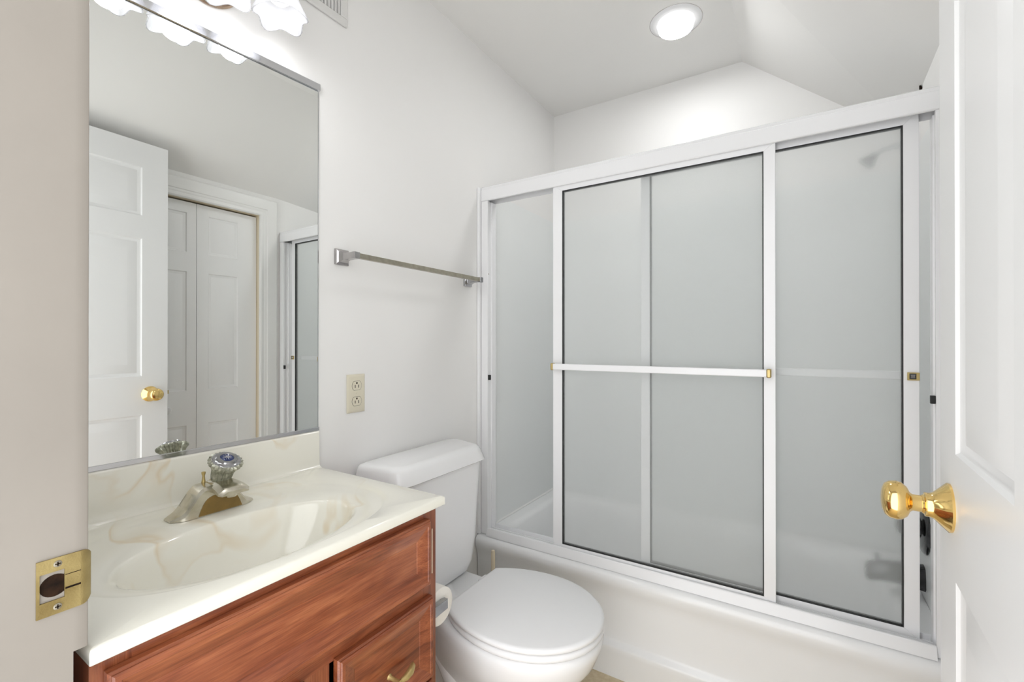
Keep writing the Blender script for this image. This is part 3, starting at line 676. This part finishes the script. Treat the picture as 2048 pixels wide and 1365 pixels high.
obj('tank', MB().loft(tank), 'porcelain', to, angle=60)
lid = [tk(0.008, 0.192, 0.236, 0.207, 0.045, 0.746), tk(0.005, 0.197, 0.241, 0.211, 0.045, 0.750), tk(0.006, 0.195, 0.240, 0.210, 0.045, 0.757), tk(0.010, 0.184, 0.236, 0.203, 0.045, 0.785), tk(0.012, 0.179, 0.233, 0.199, 0.045, 0.794), tk(0.017, 0.172, 0.228, 0.192, 0.043, 0.799), tk(0.026, 0.160, 0.218, 0.180, 0.040, 0.801)]
obj('tank_lid', MB().loft(lid), 'porcelain', to, angle=60)
obj('flush_lever', MB().tube([(0.184, 0.975, 0.70), (0.198, 0.975, 0.70), (0.202, 0.985, 0.699), (0.204, 1.03, 0.694)], [0.010, 0.008, 0.006, 0.005], 12), 'chrome', to)
st_ = [egg(0.300, 0.700, 0.183, 0.3855, 0.487, 0.67), egg(0.298, 0.703, 0.186, 0.389, 0.487, 0.67), egg(0.298, 0.703, 0.186, 0.397, 0.487, 0.67), egg(0.302, 0.698, 0.181, 0.402, 0.487, 0.67)]
obj('seat', MB().loft(st_), 'seat', to, angle=60)
ld_ = [egg(0.293, 0.700, 0.183, 0.4055, 0.487, 0.67), egg(0.290, 0.704, 0.187, 0.4085, 0.487, 0.67), egg(0.290, 0.704, 0.187, 0.4155, 0.487, 0.67), egg(0.293, 0.701, 0.184, 0.4195, 0.487, 0.67), egg(0.300, 0.694, 0.178, 0.4212, 0.487, 0.67)]
obj('seat_lid', MB().loft(ld_), 'seat', to, angle=60)
for s_ in (-1, 1):
    obj('hinge', MB().loft([rrect(0.268, TC+s_*0.075-0.022, 0.305, TC+s_*0.075+0.022, 0.008, 0.383), rrect(0.268, TC+s_*0.075-0.022, 0.305, TC+s_*0.075+0.022, 0.008, 0.402), rrect(0.273, TC+s_*0.075-0.017, 0.300, TC+s_*0.075+0.017, 0.006, 0.407)]), 'seat', to, angle=60)
# brush beside the toilet
tbm = thing('toilet_brush', (0.131, 1.464, 0.0), 'cream handled toilet brush standing between the toilet and the tub', 'toilet brush')
obj('holder', MB().lathe([(0.0, 0.0), (0.042, 0.0), (0.042, 0.004), (0.034, 0.02), (0.030, 0.11), (0.032, 0.115), (0.028, 0.115), (0.027, 0.02), (0, 0.015)], (0.131, 1.464, 0), (0, 0, 1), 32), 'cream', tbm)
obj('handle', MB().lathe([(0.0, 0.017), (0.0082, 0.017), (0.0082, 0.345), (0.0065, 0.353), (0, 0.355)], (0.131, 1.464, 0), (0, 0, 1), 20), 'cream', tbm)

# ------------------------------------------------ toilet paper holder on the vanity side, and the roll
ph = thing('toilet_paper_holder', (0.37, VB, 0.548), 'square dark chrome toilet paper holder on the side of the vanity', 'paper holder')
for x in (0.305, 0.4325):
    obj('arm', MB().loft([[(x-0.014, VB, 0.525), (x+0.010, VB, 0.525), (x+0.010, VB, 0.571), (x-0.014, VB, 0.571)], [(x-0.014, VB+0.004, 0.525), (x+0.010, VB+0.004, 0.525), (x+0.010, VB+0.004, 0.571), (x-0.014, VB+0.004, 0.571)],
        [(x-0.007, VB+0.012, 0.536), (x+0.007, VB+0.012, 0.536), (x+0.007, VB+0.012, 0.561), (x-0.007, VB+0.012, 0.561)], [(x-0.006, VB+0.057, 0.537), (x+0.006, VB+0.057, 0.537), (x+0.006, VB+0.057, 0.560), (x-0.006, VB+0.057, 0.560)]]), 'darkchrome', ph, bevel=0.001, angle=20)
obj('spindle', MB().lathe([(0.008, 0), (0.008, 0.116)], (0.311, VB+0.048, 0.548), (1, 0, 0), 20), 'chrome', ph)
rl = MB(); n = 48; rings = []
for x, r in ((0.318, 0.018), (0.318, 0.042), (0.319, 0.043), (0.423, 0.043), (0.424, 0.042), (0.424, 0.018)):
    rings.append([(x, VB+0.048+r*math.cos(2*math.pi*k/n), 0.541+r*math.sin(2*math.pi*k/n)) for k in range(n)])
rings.append(rings[0]); rl.loft(rings, cap0=False, cap1=False)
tag(obj('toilet_paper_roll', rl, 'paper', angle=50), 'cream white roll of toilet paper held on the side of the vanity', 'toilet paper')

# ------------------------------------------------ bathtub
TF = 1.532
bt = thing('bathtub', (XR/2, 1.89, 0.0), 'white bathtub with a smooth front apron across the end of the room', 'bathtub')
XA, XB_ = 0.004, XR-0.004
ap = [(1.560, 0.3640), (1.545, 0.3637), (1.533, 0.3610), (1.5245, 0.3550), (1.519, 0.3460), (1.5180, 0.3350), (1.520, 0.322), (1.5265, 0.306), (1.533, 0.288), (1.5365, 0.265), (1.5385, 0.180), (1.5385, 0.130), (1.5350, 0.120), (1.5250, 0.114), (1.5215, 0.106), (1.5235, 0.092), (1.5290, 0.0), (1.560, 0.0)]
obj('apron', MB().prism(ap, 'x', XA, XB_), 'acrylic', bt, angle=50)
ix0, ix1, iy0, iy1 = 0.075, 1.395, 1.625, 2.185
RT = 0.364
rr_ = [rrect(XA, 1.555, XB_, 2.244, 0.002, RT), rrect(ix0-0.02, iy0-0.018, ix1+0.02, iy1+0.02, 0.10, RT), rrect(ix0, iy0, ix1, iy1, 0.11, RT-0.004), rrect(ix0+0.010, iy0+0.010, ix1-0.008, iy1-0.010, 0.11, RT-0.018),
       rrect(ix0+0.025, iy0+0.020, ix1-0.018, iy1-0.020, 0.11, RT-0.10), rrect(ix0+0.07, iy0+0.035, ix1-0.030, iy1-0.035, 0.11, 0.12), rrect(ix0+0.11, iy0+0.055, ix1-0.05, iy1-0.055, 0.10, 0.075), rrect(ix0+0.17, iy0+0.09, ix1-0.09, iy1-0.09, 0.08, 0.062)]
obj('basin', MB().loft(rr_, cap0=False), 'acrylic', bt, angle=50)
# surround panels
su = thing('shower_surround', (XR/2, YB-0.004, RT), 'pale grey-white moulded wall panels around the inside of the tub', 'shower surround')
ST = 1.820
mb = MB(); mb.box((0.0008, 1.6130, RT+0.001), (0.0040, YB-0.0045, ST)); obj('side_panel', mb, 'surround', su, bevel=0.001)
mb = MB(); mb.box((XR-0.0040, 1.6130, RT+0.001), (XR-0.0008, YB-0.0045, ST-0.01)); obj('side_panel', mb, 'surround', su, bevel=0.001)
mb = MB(); mb.box((0.0045, YB-0.0042, RT+0.001), (XR-0.0045, YB-0.0008, ST)); obj('back_panel', mb, 'surround', su, bevel=0.001)
# low moulded ledge of the surround at the tub
lg = MB(); pr_ = [(0, 0), (0.020, 0.0), (0.018, 0.004), (0.006, 0.007), (0.0, 0.010)]
lg.prism([(0.0042+a*0.4, RT+0.0008+b*0.6) for a, b in pr_], 'y', 1.614, YB-0.006)
obj('caulk_bead', lg, 'trim', su, smooth=False, label='thin off-white caulk line')

# ------------------------------------------------ shower door frame and its two sliding panels
sf = thing('shower_door_frame', (XR/2, 1.575, RT), 'white metal frame of the sliding shower doors fixed on the tub rim', 'shower door frame')
HX0, HX1 = 0.013, XR-0.0005
hp = [(1.5545, 1.7560), (1.5490, 1.7565), (1.5470, 1.7590), (1.5470, 1.8020), (1.5480, 1.8030), (1.5475, 1.8045), (1.5500, 1.8140), (1.5560, 1.8180), (1.6100, 1.8180), (1.6120, 1.8160), (1.6120, 1.7560), (1.6090, 1.7560), (1.6090, 1.7960), (1.5545, 1.7960)]
obj('header', MB().prism(hp, 'x', HX0, HX1), 'white_metal', sf, angle=25)
jp = lambda a, b: [(a, 1.5485), (b, 1.5485), (b, 1.556), (b-0.004*(1 if b > a else -1), 1.558), (b-0.004*(1 if b > a else -1), 1.5790), (b, 1.5800), (b, 1.6100), (a, 1.6100)]
obj('side_jamb', MB().prism([(0.0135, 1.5485), (0.0455, 1.5485), (0.0455, 1.5590), (0.0400, 1.5600), (0.0400, 1.5800), (0.0455, 1.5810), (0.0455, 1.6095), (0.0135, 1.6095)], 'z', 0.3655, 1.7555), 'white_metal', sf, bevel=0.001)
obj('wall_strip', MB().prism([(0.0005, 1.5350), (0.0120, 1.5370), (0.0125, 1.6095), (0.0005, 1.6095)], 'z', 0.3655, 1.8130), 'white_metal', sf, bevel=0.0008)
obj('side_jamb', MB().prism([(XR-0.0005, 1.5485), (1.4345, 1.5485), (1.4345, 1.5590), (1.4400, 1.5600), (1.4400, 1.5800), (1.4345, 1.5810), (1.4345, 1.6095), (XR-0.0005, 1.6095)], 'z', 0.3655, 1.7555), 'white_metal', sf, bevel=0.001)
tp_ = [(1.5345, 0.3645), (1.5350, 0.3665), (1.5460, 0.3925), (1.5480, 0.3945), (1.5535, 0.3945), (1.5540, 0.3760), (1.5790, 0.3760), (1.5800, 0.3850), (1.5830, 0.3850), (1.5830, 0.3760), (1.6060, 0.3760), (1.6060, 0.3920), (1.6095, 0.3920), (1.6095, 0.3645)]
obj('bottom_track', MB().prism(tp_, 'x', 0.0460, 1.4340), 'white_metal', sf, angle=20)
obj('screw', MB().lathe([(0, 0), (0.003, 0), (0, 0.0015)], (0.0455, 1.556, 1.45), (1, 0, 0), 12), 'nickel', sf)
for x0_, x1_ in ((0.0458, 0.0560), (1.4240, 1.4342)):
    obj('bumper', MB().box((x0_, 1.5490, 1.008), (x1_, 1.5585, 1.029)), 'black', sf, bevel=0.0015, label='small black rubber bumper')

def sliding(name, x0, x1, gx0, gx1, gz0, gz1, y, z0, z1, label, zt_l=None):
    r = thing(name, ((x0+x1)/2, y+0.009, z0), label, 'shower door', None)
    d = 0.017
    q4 = lambda a0, b0, a1, b1, yy: [(a0, yy, b0), (a1, yy, b0), (a1, yy, b1), (a0, yy, b1)]
    def ring_part(pts):   # front trapezoid with mitred corners, extruded in y
        return MB().prism([(p[0], p[1]) for p in pts], 'y', y, y+d)
    o_ = [(x0, z0), (x1, z0), (x1, z1), (x0, z1)]; i_ = [(gx0, gz0), (gx1, gz0), (gx1, gz1), (gx0, gz1)]
    for k, nm in enumerate(('bottom_rail', 'stile', 'top_rail', 'stile')):
        k2 = (k+1) % 4
        obj(nm, ring_part([o_[k], o_[k2], i_[k2], i_[k]]), 'white_metal', r, bevel=0.0009)
    g = 0.0028
    gk = MB()
    for a, b in (((gx0, y-0.0004, gz0), (gx0+g, y+d+0.0004, gz1)), ((gx1-g, y-0.0004, gz0), (gx1, y+d+0.0004, gz1)), ((gx0+g, y-0.0004, gz0), (gx1-g, y+d+0.0004, gz0+g)), ((gx0+g, y-0.0004, gz1-g), (gx1-g, y+d+0.0004, gz1))): gk.box(a, b)
    obj('gasket', gk, 'black', r, smooth=False)
    obj('glass_pane', MB().box((gx0+g, y+0.0065, gz0+g), (gx1-g, y+0.0105, gz1-g)), 'glass', r, smooth=False)
    return r
P1 = sliding('sliding_shower_door', 0.345, 1.082, 0.384, 1.051, 0.4035, 1.7385, 1.5570, 0.3780, 1.7620, 'front sliding shower door of frosted glass with a white towel bar across it')
P2 = sliding('sliding_shower_door', 0.674, 1.409, 0.705, 1.3765, 0.4035, 1.7460, 1.5860, 0.3770, 1.7780, 'rear sliding shower door of frosted glass with a small brass latch, right of the other')
br = MB().prism([(1.5230, 1.0620), (1.5280, 1.0620), (1.5300, 1.0640), (1.5300, 1.0830), (1.5280, 1.0850), (1.5230, 1.0850), (1.5210, 1.0830), (1.5210, 1.0640)], 'x', 0.362, 1.060)
tbar = obj('towel_bar', br, 'white_metal', P1, bevel=0.001)
for a, b in ((0.352, 0.362), (1.060, 1.072)):
    obj('bar_end', MB().loft([[(a, 1.5195, 1.0605), (a, 1.5450, 1.0605), (a, 1.5450, 1.0865), (a, 1.5195, 1.0865)], [(b, 1.5195, 1.0605), (b, 1.5450, 1.0605), (b, 1.5450, 1.0865), (b, 1.5195, 1.0865)]]), 'satinbrass', tbar, bevel=0.003)
for x in (0.366, 1.055):
    obj('bar_bracket', MB().box((x-0.006, 1.5290, 1.066), (x+0.006, 1.5568, 1.081)), 'white_metal', tbar, bevel=0.002)
ib = MB().prism([(1.6300, 1.062), (1.6400, 1.062), (1.6400, 1.085), (1.6300, 1.085)], 'x', 0.700, 1.385)
ibar = obj('towel_bar', ib, 'white_metal', P2, bevel=0.002, label='inner towel bar seen through the frosted glass')
for x in (0.700, 1.380): obj('bar_bracket', MB().box((x-0.005, 1.6032, 1.066), (x+0.005, 1.6300, 1.081)), 'white_metal', ibar, bevel=0.002)
lk = obj('latch', MB().box((1.3840, 1.5800, 1.0640), (1.4090, 1.5858, 1.0850)), 'satinbrass', P2, bevel=0.001, label='small brass latch plate')
obj('latch_inset', MB().box((1.3880, 1.5796, 1.0670), (1.4020, 1.5802, 1.0820)), 'black', lk, smooth=False)
obj('latch_button', MB().loft([[(1.3900, 1.5796, 1.0695), (1.4000, 1.5796, 1.0695), (1.4000, 1.5796, 1.0795), (1.3900, 1.5796, 1.0795)], [(1.3910, 1.5780, 1.0735), (1.3990, 1.5780, 1.0735), (1.3990, 1.5780, 1.0755), (1.3910, 1.5780, 1.0755)]]), 'darkchrome', lk, smooth=False)

# ------------------------------------------------ tub spout, valve, shower head on the right wall
WX = XR - 0.0040
vv = thing('shower_valve', (WX, 1.895, 0.580), 'round chrome shower valve seen beside the doorknob behind the shower door', 'shower valve')
obj('escutcheon', MB().lathe([(0, 0), (0.080, 0), (0.080, 0.003), (0.074, 0.008), (0.055, 0.012), (0.034, 0.014), (0.030, 0.018), (0, 0.018)], (WX, 1.880, 0.588), (-1, 0, 0), 48), 'spoutmetal', vv)
obj('handle', MB().lathe([(0.020, 0.016), (0.022, 0.030), (0.030, 0.040), (0.032, 0.055), (0.026, 0.066), (0.010, 0.070), (0, 0.070)], (WX, 1.880, 0.588), (-1, 0, 0), 10), 'spoutmetal', vv, smooth=False)
sp_ = thing('tub_spout', (WX, 1.895, 0.400), 'chrome tub spout low on the wall inside the shower', 'tub spout')
R2 = []
for x, hw, zt, zb in ((0.0, 0.032, 0.466, 0.392), (0.012, 0.031, 0.464, 0.394), (0.06, 0.029, 0.462, 0.400), (0.105, 0.027, 0.456, 0.398), (0.135, 0.024, 0.446, 0.390), (0.145, 0.019, 0.436, 0.392)):
    R2.append([(WX-x, 1.895-hw, zb+0.01), (WX-x, 1.895-hw*0.7, zb), (WX-x, 1.895+hw*0.7, zb), (WX-x, 1.895+hw, zb+0.01), (WX-x, 1.895+hw, (zt+zb)/2), (WX-x, 1.895+hw*0.75, zt-0.006), (WX-x, 1.895+hw*0.2, zt), (WX-x, 1.895-hw*0.2, zt), (WX-x, 1.895-hw*0.75, zt-0.006), (WX-x, 1.895-hw, (zt+zb)/2)])
obj('spout_body', MB().loft(R2), 'spoutmetal', sp_, angle=35)
obj('diverter_knob', MB().lathe([(0.005, 0), (0.005, 0.012), (0.009, 0.016), (0.008, 0.022), (0, 0.023)], (WX-0.115, 1.895, 0.452), (0, 0, 1), 16), 'darkchrome', sp_)
shd = thing('wall_shower', (XR, 1.95, 1.86), 'small chrome shower head faintly visible at the top of the rear frosted panel', 'shower head')
obj('flange', MB().lathe([(0, 0), (0.022, 0), (0.020, 0.004), (0.010, 0.008), (0, 0.008)], (XR-0.0005, 2.07, 1.850), (-1, 0, 0), 28), 'chrome', shd)
obj('arm', MB().tube([(XR-0.006, 2.07, 1.850), (XR-0.05, 2.07, 1.855), (XR-0.08, 2.07, 1.850), (XR-0.10, 2.07, 1.836)], 0.008, 14), 'chrome', shd)
obj('head', MB().lathe([(0.009, 0), (0.012, 0.010), (0.026, 0.036), (0.028, 0.042), (0, 0.043)], (XR-0.099, 2.07, 1.838), (-0.75, 0, -0.75), 28), 'darkchrome', shd)
# small dark gap where the slope meets the wall above the shower header
tag(obj('corner_gap', MB().lathe([(0, 0), (0.012, 0), (0.004, 0.004), (0, 0.004)], (XR-0.001, 1.93, 1.978), (-1, 0, -0.5), 9), 'dark'), 'tiny dark chipped hole in the corner above the shower header', 'hole')
